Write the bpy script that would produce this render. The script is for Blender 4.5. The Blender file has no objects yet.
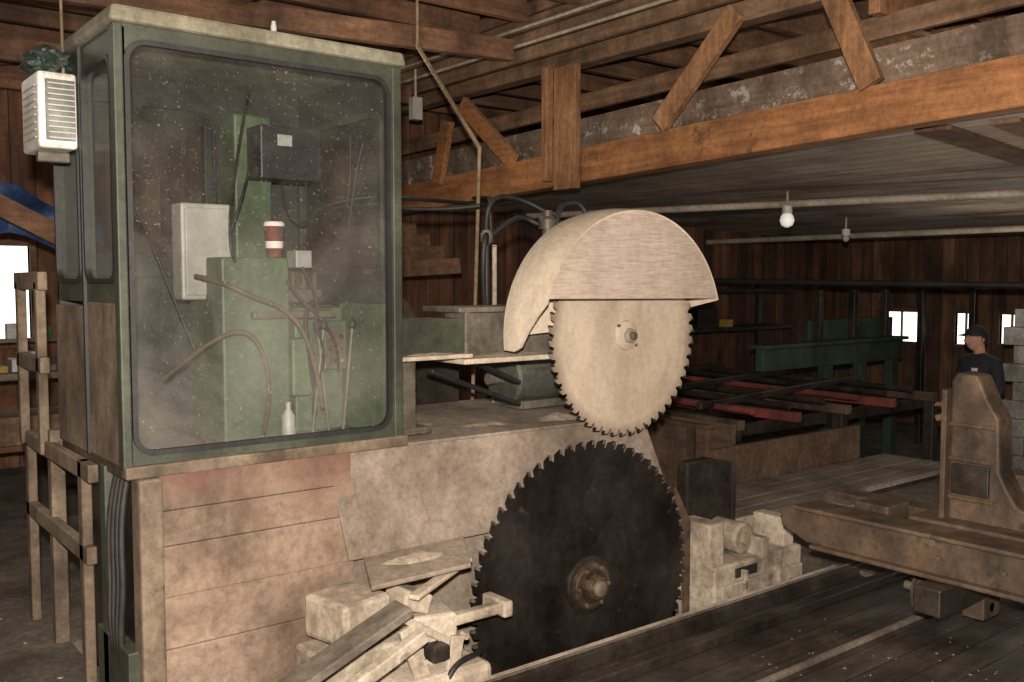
import bpy, math, random
from mathutils import Vector, Matrix
random.seed(4)
S=bpy.context.scene
D=bpy.data
# ------------------------------------------------------------ materials
def _n(nt,t,**k):
    n=nt.nodes.new(t)
    for a,b in k.items(): setattr(n,a,b)
    return n
def rgb(c): return (c[0],c[1],c[2],1)
def mat(name,c1,c2,scale=6,stretch=(1,1,1),rough=.8,metal=0,dust=0,dustcol=(.50,.41,.31),bump=.25,plank=None,spots=None,detail=7,updust=.6,rings=None,grime=.6,gs=1.9,fine=.35,topstain=None,rim=None):
    m=D.materials.new(name); m.use_nodes=True; nt=m.node_tree; L=nt.links
    p=nt.nodes['Principled BSDF']; p.inputs['Roughness'].default_value=rough; p.inputs['Metallic'].default_value=metal
    tc=_n(nt,'ShaderNodeTexCoord'); mp=_n(nt,'ShaderNodeMapping'); mp.inputs['Scale'].default_value=stretch
    L.new(tc.outputs['Object'],mp.inputs['Vector'])
    no=_n(nt,'ShaderNodeTexNoise'); no.inputs['Scale'].default_value=scale; no.inputs['Detail'].default_value=detail; no.inputs['Roughness'].default_value=.65
    L.new(mp.outputs[0],no.inputs['Vector'])
    cr=_n(nt,'ShaderNodeValToRGB'); cr.color_ramp.elements[0].position=.32; cr.color_ramp.elements[1].position=.68
    cr.color_ramp.elements[0].color=rgb(c1); cr.color_ramp.elements[1].color=rgb(c2)
    L.new(no.outputs['Fac'],cr.inputs[0]); col=cr.outputs[0]
    def mixc(fac,a,b,mode='MIX'):
        x=_n(nt,'ShaderNodeMix',data_type='RGBA',blend_type=mode)
        if isinstance(fac,float): x.inputs[0].default_value=fac
        else: L.new(fac,x.inputs[0])
        for s,v in ((x.inputs[6],a),(x.inputs[7],b)):
            if isinstance(v,tuple): s.default_value=rgb(v)
            else: L.new(v,s)
        return x.outputs[2]
    def math_(op,a,b=None):
        x=_n(nt,'ShaderNodeMath',operation=op)
        for i,v in enumerate((a,b)):
            if v is None: continue
            if isinstance(v,(int,float)): x.inputs[i].default_value=v
            else: L.new(v,x.inputs[i])
        return x.outputs[0]
    if plank:
        ax,w,var=plank
        sp=_n(nt,'ShaderNodeSeparateXYZ'); L.new(tc.outputs['Object'],sp.inputs[0])
        q=math_('DIVIDE',sp.outputs[ax],w); fl=math_('FLOOR',q); fr=math_('FRACT',q)
        wn=_n(nt,'ShaderNodeTexWhiteNoise',noise_dimensions='1D'); L.new(fl,wn.inputs['W'])
        v=math_('ADD',math_('MULTIPLY',wn.outputs['Value'],var),1-var*.6)
        vv=_n(nt,'ShaderNodeCombineColor'); 
        for i in range(3): L.new(v,vv.inputs[i])
        col=mixc(1.0,col,vv.outputs[0],'MULTIPLY')
        seam=math_('LESS_THAN',fr,.05)
        col=mixc(seam,col,(c1[0]*.15,c1[1]*.15,c1[2]*.15))
    if spots:
        sc,th,sc_col=spots
        n2=_n(nt,'ShaderNodeTexNoise'); n2.inputs['Scale'].default_value=sc; n2.inputs['Detail'].default_value=8; n2.inputs['Roughness'].default_value=.7
        L.new(tc.outputs['Object'],n2.inputs['Vector'])
        r2=_n(nt,'ShaderNodeMapRange'); r2.inputs[1].default_value=th; r2.inputs[2].default_value=th+.07; L.new(n2.outputs['Fac'],r2.inputs[0])
        col=mixc(r2.outputs[0],col,sc_col)
    if rings:
        cx,cz,amp,rc=rings
        mp3=_n(nt,'ShaderNodeMapping'); mp3.inputs['Location'].default_value=(-cx,0,-cz); mp3.inputs['Scale'].default_value=(1,0,1)
        L.new(tc.outputs['Object'],mp3.inputs['Vector'])
        ln=_n(nt,'ShaderNodeVectorMath',operation='LENGTH'); L.new(mp3.outputs[0],ln.inputs[0])
        n4=_n(nt,'ShaderNodeTexNoise',noise_dimensions='1D'); n4.inputs['Scale'].default_value=38; n4.inputs['Detail'].default_value=4
        L.new(ln.outputs['Value'],n4.inputs['W'])
        f=math_('MULTIPLY',n4.outputs['Fac'],amp)
        col=mixc(f,col,rc)
    if dust>0:
        n3=_n(nt,'ShaderNodeTexNoise'); n3.inputs['Scale'].default_value=3.1; n3.inputs['Detail'].default_value=9; n3.inputs['Roughness'].default_value=.72
        L.new(tc.outputs['Object'],n3.inputs['Vector'])
        g=_n(nt,'ShaderNodeNewGeometry'); sg=_n(nt,'ShaderNodeSeparateXYZ'); L.new(g.outputs['Normal'],sg.inputs[0])
        up=math_('MULTIPLY',math_('MAXIMUM',sg.outputs[2],0),updust)
        r3=_n(nt,'ShaderNodeMapRange'); r3.inputs[1].default_value=.35; r3.inputs[2].default_value=.7; L.new(n3.outputs['Fac'],r3.inputs[0])
        f=math_('MINIMUM',math_('ADD',math_('MULTIPLY',r3.outputs[0],dust*1.5),math_('ADD',up,dust*.25)),.96)
        n5=_n(nt,'ShaderNodeTexNoise'); n5.inputs['Scale'].default_value=90; n5.inputs['Detail'].default_value=3; L.new(tc.outputs['Object'],n5.inputs['Vector'])
        dc=mixc(n5.outputs['Fac'],tuple(x*.72 for x in dustcol),tuple(min(1,x*1.2) for x in dustcol))
        col=mixc(f,col,dc)
        if metal>0:
            L.new(math_('MULTIPLY',math_('SUBTRACT',1.0,f),metal),p.inputs['Metallic'])
    if topstain:
        z0,z1,tcol=topstain
        s9=_n(nt,'ShaderNodeSeparateXYZ'); L.new(tc.outputs['Object'],s9.inputs[0])
        n9=_n(nt,'ShaderNodeTexNoise'); n9.inputs['Scale'].default_value=3.5; n9.inputs['Detail'].default_value=9; n9.inputs['Roughness'].default_value=.7
        L.new(tc.outputs['Object'],n9.inputs['Vector'])
        zz=math_('ADD',s9.outputs[2],math_('MULTIPLY',math_('SUBTRACT',n9.outputs['Fac'],.5),.9))
        r9=_n(nt,'ShaderNodeMapRange'); r9.inputs[1].default_value=z0; r9.inputs[2].default_value=z1; r9.inputs[3].default_value=0; r9.inputs[4].default_value=.85; L.new(zz,r9.inputs[0])
        col=mixc(r9.outputs[0],col,tcol)
    if rim:
        cx,cz,ra,rb,rcol=rim
        mp4=_n(nt,'ShaderNodeMapping'); mp4.inputs['Location'].default_value=(-cx,0,-cz); mp4.inputs['Scale'].default_value=(1,0,1)
        L.new(tc.outputs['Object'],mp4.inputs['Vector'])
        l4=_n(nt,'ShaderNodeVectorMath',operation='LENGTH'); L.new(mp4.outputs[0],l4.inputs[0])
        r4=_n(nt,'ShaderNodeMapRange'); r4.inputs[1].default_value=ra; r4.inputs[2].default_value=rb
        L.new(math_('ADD',l4.outputs['Value'],math_('MULTIPLY',math_('SUBTRACT',no.outputs['Fac'],.5),.04)),r4.inputs[0])
        col=mixc(math_('MULTIPLY',r4.outputs[0],.8),col,rcol)
    if grime>0:
        mp6=_n(nt,'ShaderNodeMapping'); mp6.inputs['Scale'].default_value=(1.3,1.3,.8); mp6.inputs['Location'].default_value=(3.7,1.1,5.2)
        L.new(tc.outputs['Object'],mp6.inputs['Vector'])
        n6=_n(nt,'ShaderNodeTexNoise'); n6.inputs['Scale'].default_value=gs; n6.inputs['Detail'].default_value=12; n6.inputs['Roughness'].default_value=.66
        L.new(mp6.outputs[0],n6.inputs['Vector'])
        r6=_n(nt,'ShaderNodeMapRange'); r6.inputs[1].default_value=.36; r6.inputs[2].default_value=.60; r6.inputs[3].default_value=1-grime; r6.inputs[4].default_value=1.06
        L.new(n6.outputs['Fac'],r6.inputs[0])
        gv=r6.outputs[0]
        n7=_n(nt,'ShaderNodeTexNoise'); n7.inputs['Scale'].default_value=28; n7.inputs['Detail'].default_value=9; n7.inputs['Roughness'].default_value=.8
        L.new(tc.outputs['Object'],n7.inputs['Vector'])
        r7=_n(nt,'ShaderNodeMapRange'); r7.inputs[1].default_value=.36; r7.inputs[2].default_value=.58; r7.inputs[3].default_value=1-fine; r7.inputs[4].default_value=1.05
        L.new(n7.outputs['Fac'],r7.inputs[0]); gv=math_('MULTIPLY',gv,r7.outputs[0])
        c6=_n(nt,'ShaderNodeCombineColor'); L.new(gv,c6.inputs[0])
        L.new(math_('POWER',gv,1.08),c6.inputs[1]); L.new(math_('POWER',gv,1.18),c6.inputs[2])
        col=mixc(1.0,col,c6.outputs[0],'MULTIPLY')
    L.new(col,p.inputs['Base Color'])
    if bump:
        b=_n(nt,'ShaderNodeBump'); b.inputs['Strength'].default_value=bump; b.inputs['Distance'].default_value=.01
        L.new(no.outputs['Fac'],b.inputs['Height']); L.new(b.outputs[0],p.inputs['Normal'])
    return m
def emis(name,c,s):
    m=D.materials.new(name); m.use_nodes=True; nt=m.node_tree
    p=nt.nodes['Principled BSDF']; p.inputs['Base Color'].default_value=rgb(c); p.inputs['Emission Color'].default_value=rgb(c); p.inputs['Emission Strength'].default_value=s
    return m
def dirtyglass(name,lo=.0,hi=.10,c=(.34,.32,.285),z0=.9,z1=1.9,zl=.18,base=.0):
    m=D.materials.new(name); m.use_nodes=True; nt=m.node_tree; L=nt.links; nt.nodes.clear()
    o=_n(nt,'ShaderNodeOutputMaterial'); t=_n(nt,'ShaderNodeBsdfTransparent'); t.inputs[0].default_value=(.84,.85,.84,1)
    d=_n(nt,'ShaderNodeBsdfDiffuse'); d.inputs[0].default_value=rgb(c)
    g=_n(nt,'ShaderNodeBsdfGlossy'); g.inputs['Roughness'].default_value=.06; g.inputs[0].default_value=(.8,.85,.9,1)
    tc=_n(nt,'ShaderNodeTexCoord'); n=_n(nt,'ShaderNodeTexNoise'); n.inputs['Scale'].default_value=1.9; n.inputs['Detail'].default_value=10; n.inputs['Roughness'].default_value=.62; n.inputs['Distortion'].default_value=.6
    L.new(tc.outputs['Object'],n.inputs['Vector'])
    sp=_n(nt,'ShaderNodeSeparateXYZ'); L.new(tc.outputs['Object'],sp.inputs[0])
    zr=_n(nt,'ShaderNodeMapRange'); zr.inputs[1].default_value=z0; zr.inputs[2].default_value=z1; zr.inputs[3].default_value=zl; zr.inputs[4].default_value=base; L.new(sp.outputs[2],zr.inputs[0])
    r=_n(nt,'ShaderNodeMapRange'); r.inputs[1].default_value=.40; r.inputs[2].default_value=.68; r.inputs[3].default_value=lo; r.inputs[4].default_value=hi; L.new(n.outputs['Fac'],r.inputs[0])
    zm=_n(nt,'ShaderNodeMath',operation='MULTIPLY'); L.new(zr.outputs[0],zm.inputs[0])
    r8=_n(nt,'ShaderNodeMapRange'); r8.inputs[1].default_value=.35; r8.inputs[2].default_value=.6; r8.inputs[3].default_value=.4; r8.inputs[4].default_value=1.2; L.new(n.outputs['Fac'],r8.inputs[0]); L.new(r8.outputs[0],zm.inputs[1])
    a=_n(nt,'ShaderNodeMath',operation='ADD'); L.new(r.outputs[0],a.inputs[0]); L.new(zm.outputs[0],a.inputs[1])
    n2=_n(nt,'ShaderNodeTexNoise'); n2.inputs['Scale'].default_value=95; L.new(tc.outputs['Object'],n2.inputs['Vector'])
    gt=_n(nt,'ShaderNodeMapRange'); gt.inputs[1].default_value=.67; gt.inputs[2].default_value=.74; gt.inputs[3].default_value=0; gt.inputs[4].default_value=.28; L.new(n2.outputs['Fac'],gt.inputs[0])
    a2=_n(nt,'ShaderNodeMath',operation='ADD',use_clamp=True); L.new(a.outputs[0],a2.inputs[0]); L.new(gt.outputs[0],a2.inputs[1])
    m1=_n(nt,'ShaderNodeMixShader'); L.new(a2.outputs[0],m1.inputs[0]); L.new(t.outputs[0],m1.inputs[1]); L.new(d.outputs[0],m1.inputs[2])
    m2=_n(nt,'ShaderNodeMixShader'); m2.inputs[0].default_value=.035; L.new(m1.outputs[0],m2.inputs[1]); L.new(g.outputs[0],m2.inputs[2])
    L.new(m2.outputs[0],o.inputs[0]); return m

M=dict(
 green=mat('green_paint',(.020,.028,.017),(.040,.052,.032),5,rough=.6,dust=.13,dustcol=(.17,.15,.11),updust=.3),
 motor=mat('motor_housing',(.025,.03,.024),(.06,.065,.05),5,rough=.6,dust=.12,dustcol=(.2,.175,.13),updust=.4),
 greenin=mat('green_console_paint',(.06,.105,.055),(.10,.16,.085),5,rough=.55,dust=.10,dustcol=(.20,.21,.14),updust=.3,grime=.5),
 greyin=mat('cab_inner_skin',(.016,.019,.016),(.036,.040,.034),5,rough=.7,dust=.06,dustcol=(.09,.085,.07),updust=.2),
 greendark=mat('dark_green_paint',(.015,.035,.02),(.03,.06,.035),5,rough=.6,dust=.06,dustcol=(.12,.12,.09),updust=.15),
 rubber=mat('black_rubber',(.010,.010,.010),(.022,.021,.020),20,rough=.6),
 tan=mat('tan_panel',(.09,.065,.045),(.20,.15,.10),4,(1,1,.6),dust=.2,dustcol=(.27,.21,.15),spots=(5,.60,(.035,.027,.02)),grime=.7,gs=3),
 husk=mat('husk_panel',(.15,.095,.066),(.26,.18,.13),3,(1,1,3),dust=.28,dustcol=(.31,.235,.175),gs=2.2,grime=.55,fine=.35,spots=(3.1,.60,(.075,.042,.028)),topstain=(.72,.98,(.13,.05,.032))),
 huskd=mat('husk_dusty_plate',(.16,.122,.094),(.27,.215,.168),5,dust=.42,dustcol=(.325,.265,.21),spots=(2.0,.62,(.09,.06,.043)),grime=.5,fine=.35),
 dustm=mat('sawdust_coated',(.38,.31,.235),(.54,.45,.35),9,dust=.4,dustcol=(.54,.46,.36),grime=.4),
 dustpile=mat('sawdust_pile',(.33,.265,.20),(.48,.40,.31),40,rough=1,bump=.6,grime=.25),
 cream=mat('cream_casting',(.27,.22,.165),(.45,.38,.30),7,dust=.35,dustcol=(.47,.40,.31),spots=(6,.58,(.09,.068,.05)),grime=.6,gs=4,fine=.3),
 hoodface=mat('hood_plate',(.27,.205,.165),(.45,.37,.30),9,(1,1,14),dust=.16,dustcol=(.46,.385,.31),grime=.25,gs=1.2,fine=.15),
 hoodrim=mat('hood_rim',(.46,.37,.28),(.55,.46,.36),9,dust=.5,dustcol=(.58,.49,.385),grime=.25,fine=.18),
 steel=mat('old_steel',(.06,.053,.045),(.15,.13,.105),8,rough=.55,metal=.3,dust=.2,dustcol=(.30,.255,.19),updust=.3),
 steeld=mat('dark_steel',(.013,.011,.010),(.045,.037,.03),8,rough=.38,metal=.3,dust=.08,dustcol=(.17,.14,.105),updust=.10),
 rust=mat('rusty_steel',(.032,.019,.012),(.11,.066,.038),5,rough=.7,dust=.14,dustcol=(.185,.13,.083),spots=(4,.56,(.014,.010,.008)),updust=.22,grime=.75,gs=3),
 brass=mat('worn_flange',(.14,.09,.06),(.30,.22,.15),14,rough=.35,metal=.8,dust=.04,updust=.1),
 bladebig=mat('saw_blade_steel',(.012,.010,.009),(.045,.038,.033),3.2,(1,1,1),rough=.28,metal=.4,bump=.03,spots=(7,.62,(.085,.062,.045)),rings=(3.08,.14,.5,(.038,.033,.029)),grime=.5,gs=3),
 bladesm=mat('dusty_blade',(.38,.30,.22),(.48,.395,.305),2.2,rough=.6,bump=.03,dust=.2,dustcol=(.48,.40,.31),rings=(3.385,1.33,.45,(.35,.275,.205)),updust=.2,grime=.28,gs=3,fine=.15,rim=(3.385,1.33,.43,.495,(.16,.125,.09))),
 tooth=mat('tooth_steel',(.10,.09,.08),(.28,.25,.21),30,rough=.4,metal=.5),
 orange=mat('fir_timber_y',(.22,.082,.027),(.48,.215,.078),4,(5,.4,5),rough=.75,spots=(3.2,.60,(.14,.055,.024)),grime=.55,gs=1.2,dust=.05,dustcol=(.4,.28,.17)),
 orangez=mat('fir_timber_z',(.19,.085,.038),(.41,.21,.095),5,(5,5,.6),rough=.75,grime=.5,dust=.05,dustcol=(.4,.28,.17)),
 brownx=mat('old_joist_x',(.07,.029,.013),(.20,.09,.042),4,(.4,5,5),rough=.85,dust=.05,updust=.2),
 browny=mat('old_plank_y',(.10,.05,.026),(.25,.14,.075),4,(5,.4,5),rough=.85,dust=.12,dustcol=(.33,.25,.17),updust=.3),
 trough=mat('trough_boards',(.05,.026,.014),(.13,.07,.038),4,(5,.4,5),rough=.85,dust=.08,dustcol=(.2,.15,.1),updust=.2),
 splash=mat('stained_plank',(.12,.08,.055),(.25,.17,.12),4,(5,.4,5),spots=(7,.55,(.46,.43,.39)),dust=.1,updust=.3),
 wallv=mat('wall_boards_v',(.07,.028,.014),(.19,.082,.038),3.2,(4,4,.4),plank=(0,.19,.9),rough=.85),
 walle=mat('wall_boards_end',(.10,.05,.028),(.22,.115,.062),3.2,(4,4,.4),plank=(1,.19,.9),rough=.85),
 roofm=mat('roof_boards',(.06,.026,.012),(.16,.072,.033),3,(4,.4,4),plank=(0,.2,.5),rough=.9),
 ceilm=mat('ceiling_boards',(.33,.26,.20),(.50,.405,.32),3,(5,.35,4),plank=(0,.22,.45),rough=.8,spots=(.8,.58,(.20,.13,.09)),grime=.5,gs=.9,fine=.2),
 floorm=mat('dirt_floor',(.06,.047,.036),(.14,.112,.085),7,rough=.95,spots=(26,.62,(.25,.20,.15)),bump=.5),
 deck=mat('oily_deck_boards',(.018,.014,.011),(.065,.053,.042),5,(.5,4,4),plank=(1,.14,.5),rough=.5,dust=.08,dustcol=(.17,.14,.11),updust=0.05),
 walk=mat('grey_walkway',(.10,.083,.066),(.20,.17,.138),5,(.4,4,4),rough=.85,dust=.1,updust=.2,dustcol=(.28,.235,.185)),
 redp=mat('red_paint',(.12,.015,.012),(.24,.035,.028),6,dust=.12,dustcol=(.2,.14,.1),updust=.2),
 white=mat('white_enamel',(.5,.5,.48),(.68,.68,.65),5,rough=.5,dust=.06,updust=.2,grime=.3),
 greybox=mat('grey_enclosure',(.28,.30,.28),(.40,.42,.40),4,rough=.5,dust=.12,grime=.3,fine=.1),
 darkbox=mat('dark_enclosure',(.012,.014,.015),(.026,.028,.029),4,rough=.5,dust=.03,dustcol=(.2,.18,.15),updust=.2),
 tarp=mat('blue_tarp',(.012,.028,.09),(.04,.08,.20),4,rough=.5,bump=.9),
 bag=mat('green_bag',(.012,.024,.02),(.05,.075,.06),14,rough=.6,bump=.9),
 pipe=mat('conduit',(.28,.235,.19),(.44,.385,.31),12,rough=.6,metal=.0,dust=.15,updust=.3,grime=.3),
 cable=mat('black_cable',(.012,.011,.010),(.03,.026,.022),12,rough=.6),
 hose=mat('dusty_hose',(.07,.045,.028),(.14,.095,.06),12,rough=.7),
 rope=mat('rope_fibre',(.2,.14,.085),(.32,.23,.14),40,rough=.9),
 bulb=emis('bulb_glass',(.9,.9,.86),.3),
 day=emis('daylight_pane',(1,.98,.93),1.8),
 cupw=mat('cup_paper',(.65,.6,.55),(.8,.76,.7),8,grime=0), cupr=mat('cup_print',(.05,.02,.018),(.2,.04,.03),30,grime=0),
 brickw=mat('white_block',(.22,.21,.20),(.38,.37,.345),6,rough=.9),
 skin=mat('skin',(.35,.18,.12),(.42,.23,.16),8,bump=0,grime=0), cloth=mat('navy_jacket',(.008,.009,.014),(.018,.02,.03),20,rough=.95,grime=0),
 jean=mat('dark_jeans',(.015,.02,.04),(.03,.04,.07),20,rough=.95), hair=mat('dark_hair',(.01,.008,.006),(.03,.02,.015),40,grime=0),
 logo=mat('jacket_print',(.4,.4,.4),(.6,.6,.6),40,grime=0), brightgreen=mat('bright_green_tank',(.05,.22,.04),(.09,.34,.06),5),
 sage=mat('roof_sage',(.12,.122,.082),(.22,.21,.15),6,dust=.25,dustcol=(.34,.30,.22),updust=.4),
 glass=dirtyglass('dusty_window_glass'), glass2=dirtyglass('dusty_side_glass',.06,.22,(.28,.28,.26),zl=.05),
 yellow=mat('yellow_paint',(.3,.2,.03),(.4,.28,.05),6), label=mat('paper_label',(.3,.3,.28),(.4,.4,.38),30),
)
# ------------------------------------------------------------ geometry helpers
GR={}
def grp(name):
    e=D.objects.new(name,None); S.collection.objects.link(e); e.empty_display_size=.1; GR[e]=[]; return e
def mk(name,vs,fs,m,par=None,bev=0,smooth=False,sol=0):
    me=D.meshes.new(name); me.from_pydata([tuple(v) for v in vs],[],fs); me.update()
    o=D.objects.new(name,me); S.collection.objects.link(o)
    me.materials.append(M[m] if isinstance(m,str) else m)
    import bmesh
    bm=bmesh.new(); bm.from_mesh(me); bmesh.ops.recalc_face_normals(bm,faces=bm.faces); bm.to_mesh(me); bm.free()
    if smooth:
        for p in me.polygons: p.use_smooth=True
    if sol:
        q=o.modifiers.new('s','SOLIDIFY'); q.thickness=sol; q.offset=0
    if bev:
        q=o.modifiers.new('b','BEVEL'); q.width=bev; q.segments=2; q.limit_method='ANGLE'
    if smooth and not bev:
        q=o.modifiers.new('e','EDGE_SPLIT'); q.split_angle=math.radians(40)
    if par is not None: GR[par].append(o)
    return o
BF=[(0,1,2,3),(7,6,5,4),(0,4,5,1),(1,5,6,2),(2,6,7,3),(3,7,4,0)]
def box(name,x,y,z,m,par=None,bev=.006,rot=None):
    vs=[Vector(p) for p in ((x[0],y[0],z[0]),(x[1],y[0],z[0]),(x[1],y[1],z[0]),(x[0],y[1],z[0]),(x[0],y[0],z[1]),(x[1],y[0],z[1]),(x[1],y[1],z[1]),(x[0],y[1],z[1]))]
    if rot:
        c=sum(vs,Vector())/8; R=Matrix.Rotation(math.radians(rot[1]),4,rot[0]); vs=[c+R@(v-c) for v in vs]
    return mk(name,vs,BF,m,par,bev)
def beam(name,p0,p1,w,h,m,par=None,bev=.006,up=(0,0,1)):
    p0=Vector(p0);p1=Vector(p1);d=(p1-p0).normalized();u=Vector(up)
    if abs(d.dot(u))>.98: u=Vector((1,0,0))
    s=d.cross(u).normalized(); u=s.cross(d).normalized()
    vs=[]
    for p in (p0,p1):
        for a,b in ((-1,-1),(1,-1),(1,1),(-1,1)): vs.append(p+s*a*w/2+u*b*h/2)
    return mk(name,vs,BF,m,par,bev)
def lathe(name,c,axis,prof,m,par=None,n=40,bev=0):
    a=Vector(axis).normalized(); u=a.orthogonal().normalized(); v=a.cross(u); c=Vector(c); vs=[];fs=[]
    for t,r in prof:
        for i in range(n):
            an=2*math.pi*i/n; vs.append(c+a*t+(u*math.cos(an)+v*math.sin(an))*r)
    for k in range(len(prof)-1):
        for i in range(n):
            j=(i+1)%n; fs.append((k*n+i,k*n+j,(k+1)*n+j,(k+1)*n+i))
    fs.append(tuple(range(n))[::-1]); fs.append(tuple(range((len(prof)-1)*n,len(prof)*n)))
    return mk(name,vs,fs,m,par,bev,smooth=True)
def cyl(name,p0,p1,r,m,par=None,n=20):
    p0=Vector(p0);p1=Vector(p1);L=(p1-p0).length
    return lathe(name,p0,p1-p0,[(0,r),(L,r)],m,par,n)
def tube(name,pts,r,m,par=None,cyc=False):
    cu=D.curves.new(name,'CURVE'); cu.dimensions='3D'; cu.bevel_depth=r; cu.bevel_resolution=3; cu.resolution_u=10
    sp=cu.splines.new('NURBS'); sp.points.add(len(pts)-1)
    for q,p in zip(sp.points,pts): q.co=(*p,1)
    sp.order_u=min(4,len(pts)); sp.use_endpoint_u=True; sp.use_cyclic_u=cyc
    cu.materials.append(M[m]); o=D.objects.new(name,cu); S.collection.objects.link(o)
    if par is not None: GR[par].append(o)
    return o
def prism(name,poly,axis,t0,t1,m,par=None,bev=.006):
    n=len(poly); vs=[]
    for t in (t0,t1):
        for a,b in poly: vs.append({'x':(t,a,b),'y':(a,t,b),'z':(a,b,t)}[axis])
    fs=[tuple(range(n)),tuple(range(n,2*n))[::-1]]+[(i,(i+1)%n,n+(i+1)%n,n+i) for i in range(n)]
    return mk(name,vs,fs,m,par,bev)
def rrect(x0,x1,z0,z1,r,k=8):
    pts=[]
    for cx,cz,a0 in ((x1-r,z1-r,0),(x0+r,z1-r,90),(x0+r,z0+r,180),(x1-r,z0+r,270)):
        for i in range(k+1):
            a=math.radians(a0+90*i/k); pts.append((cx+r*math.cos(a),cz+r*math.sin(a)))
    return pts
def ring(name,outer,inner,axis,t0,t1,m,par=None,bev=0):
    n=len(outer); P=lambda a,b,t:{'x':(t,a,b),'y':(a,t,b)}[axis]
    vs=[P(a,b,t0) for a,b in outer]+[P(a,b,t0) for a,b in inner]+[P(a,b,t1) for a,b in outer]+[P(a,b,t1) for a,b in inner]; fs=[]
    for i in range(n):
        j=(i+1)%n
        fs+=[(i,j,n+j,n+i),(2*n+i,3*n+i,3*n+j,2*n+j),(i,2*n+i,2*n+j,j),(n+i,n+j,3*n+j,3*n+i)]
    return mk(name,vs,fs,m,par,bev)
from mathutils import noise
def mound(name,cx,cy,z,rx,ry,h,par,seed=0,rings_=7,n=26):
    vs=[(cx,cy,z+h)];fs=[]
    for k in range(1,rings_+1):
        s=k/rings_
        for i in range(n):
            a=2*math.pi*i/n; w=1+.35*noise.noise(Vector((math.cos(a)*1.6+seed,math.sin(a)*1.6,seed)))
            x=cx+rx*s*w*math.cos(a); y=cy+ry*s*w*math.sin(a)
            zz=z+h*(1-s*s)**1.2*(1+.5*noise.noise(Vector((x*14,y*14,seed)))) if k<rings_ else z-.002
            vs.append((x,y,zz))
    for i in range(n): fs.append((0,1+i,1+(i+1)%n))
    for k in range(rings_-1):
        for i in range(n): j=(i+1)%n; b=1+k*n; fs.append((b+i,b+n+i,b+n+j,b+j))
    return mk(name,vs,fs,'dustpile',par,0,smooth=True)
# ------------------------------------------------------------ room shell
XW0,XW1,YW0,YW1=-2.5,14.0,-2.5,9.0
GZ=-.6
box('ground_floor',(XW0,XW1),(YW0,YW1),(GZ-.1,GZ),'floorm',bev=0)
fl=grp('floor')
box('deck_left',(XW0,1.03),(YW0,YW1),(-.59,0),'floorm',fl,0)
box('deck_back',(1.03,7.6),(4.45,YW1),(-.59,0),'floorm',fl,0)
box('deck_track',(1.03,7.6),(YW0,2.72),(-.59,-.02),'deck',fl,0)
box('deck_mid',(4.75,7.6),(2.72,4.45),(-.59,-.01),'floorm',fl,0)
def wall_with_windows(name,axis,t,a0,a1,z0,z1,wins,m,thick=.12):
    g=grp(name); k=0
    def piece(u0,u1,v0,v1):
        nonlocal k; k+=1
        if u1-u0<.005 or v1-v0<.005: return
        if axis=='y': box('panel_%d'%k,(u0,u1),(t,t+thick),(v0,v1),m,g,0)
        else: box('panel_%d'%k,(t,t+thick),(u0,u1),(v0,v1),m,g,0)
    cur=a0
    for (u0,u1,v0,v1) in sorted(wins):
        piece(cur,u0,z0,z1); piece(u0,u1,z0,v0); piece(u0,u1,v1,z1); cur=u1
    piece(cur,a1,z0,z1); return g
wy=[(1.15,1.84,1.08,1.9)]
wall_with_windows('wall_back','y',YW1,XW0,XW1,GZ,3.9,wy,'wallv')
wx=[(7.55,8.2,.66,1.12),(6.72,7.0,.66,1.12),(6.05,6.35,.7,1.12)]
wall_with_windows('wall_right','x',XW1,YW0,YW1,GZ,3.9,wx,'walle')
box('wall_left',(XW0-.12,XW0),(YW0,YW1),(GZ,3.9),'walle',bev=0)
box('wall_front',(XW0,XW1),(YW0-.12,YW0),(GZ,3.9),'wallv',bev=0)
def window(name,axis,t,u0,u1,v0,v1,m='day',bars=1):
    g=grp(name)
    P=(lambda n,u,v,d0,d1,mm:box(n,u,(t+d0,t+d1),v,mm,g,.003)) if axis=='y' else (lambda n,u,v,d0,d1,mm:box(n,(t+d0,t+d1),u,v,mm,g,.003))
    P('pane',(u0,u1),(v0,v1),.07,.08,m)
    f=.05
    P('jamb_a',(u0-f,u0),(v0-f,v1+f),-.02,.1,'brownx'); P('jamb_b',(u1,u1+f),(v0-f,v1+f),-.02,.1,'brownx')
    P('head',(u0,u1),(v1,v1+f),-.02,.1,'brownx'); P('sill',(u0,u1),(v0-f,v0),-.04,.1,'brownx')
    for i in range(bars):
        c=u0+(u1-u0)*(i+1)/(bars+1); P('mullion_%d'%i,(c-.012,c+.012),(v0,v1),.03,.07,'brownx')
window('window_1','y',YW1,*wy[0]) 
for i,w in enumerate(wx): window('window_%d'%(i+2),'x',XW1,*w)
box('ceiling',(XW0,5.2),(YW0,YW1),(3.86,3.95),'roofm',bev=0)
box('ceiling_loft',(5.2,XW1),(YW0,YW1),(3.66,3.75),'roofm',bev=0)
rj=grp('roof_joists')
y=-1.6; i=0
while y<9:
    i+=1; box('joist_%d'%i,(XW0,4.78),(y,y+.07),(3.62,3.86),'brownx',rj)
    box('loft_joist_%d'%i,(5.3,XW1),(y+.3,y+.37),(3.42,3.66),'brownx',rj); y+=.62
beam('cross_purlin',(.2,YW0,3.52),(.2,YW1,3.52),.12,.2,'browny',rj)
beam('cross_purlin_b',(2.6,YW0,3.54),(2.6,YW1,3.54),.1,.16,'browny',rj)
beam('tie_rafter',(.9,6.6,3.42),(4.75,6.0,3.42),.08,.16,'brownx',rj)
beam('tie_rafter_b',(.5,8.0,3.3),(4.75,7.5,3.3),.08,.16,'brownx',rj)
beam('valley_rafter',(.1,7.2,2.9),(1.9,8.8,3.5),.08,.16,'brownx',rj)
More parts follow.
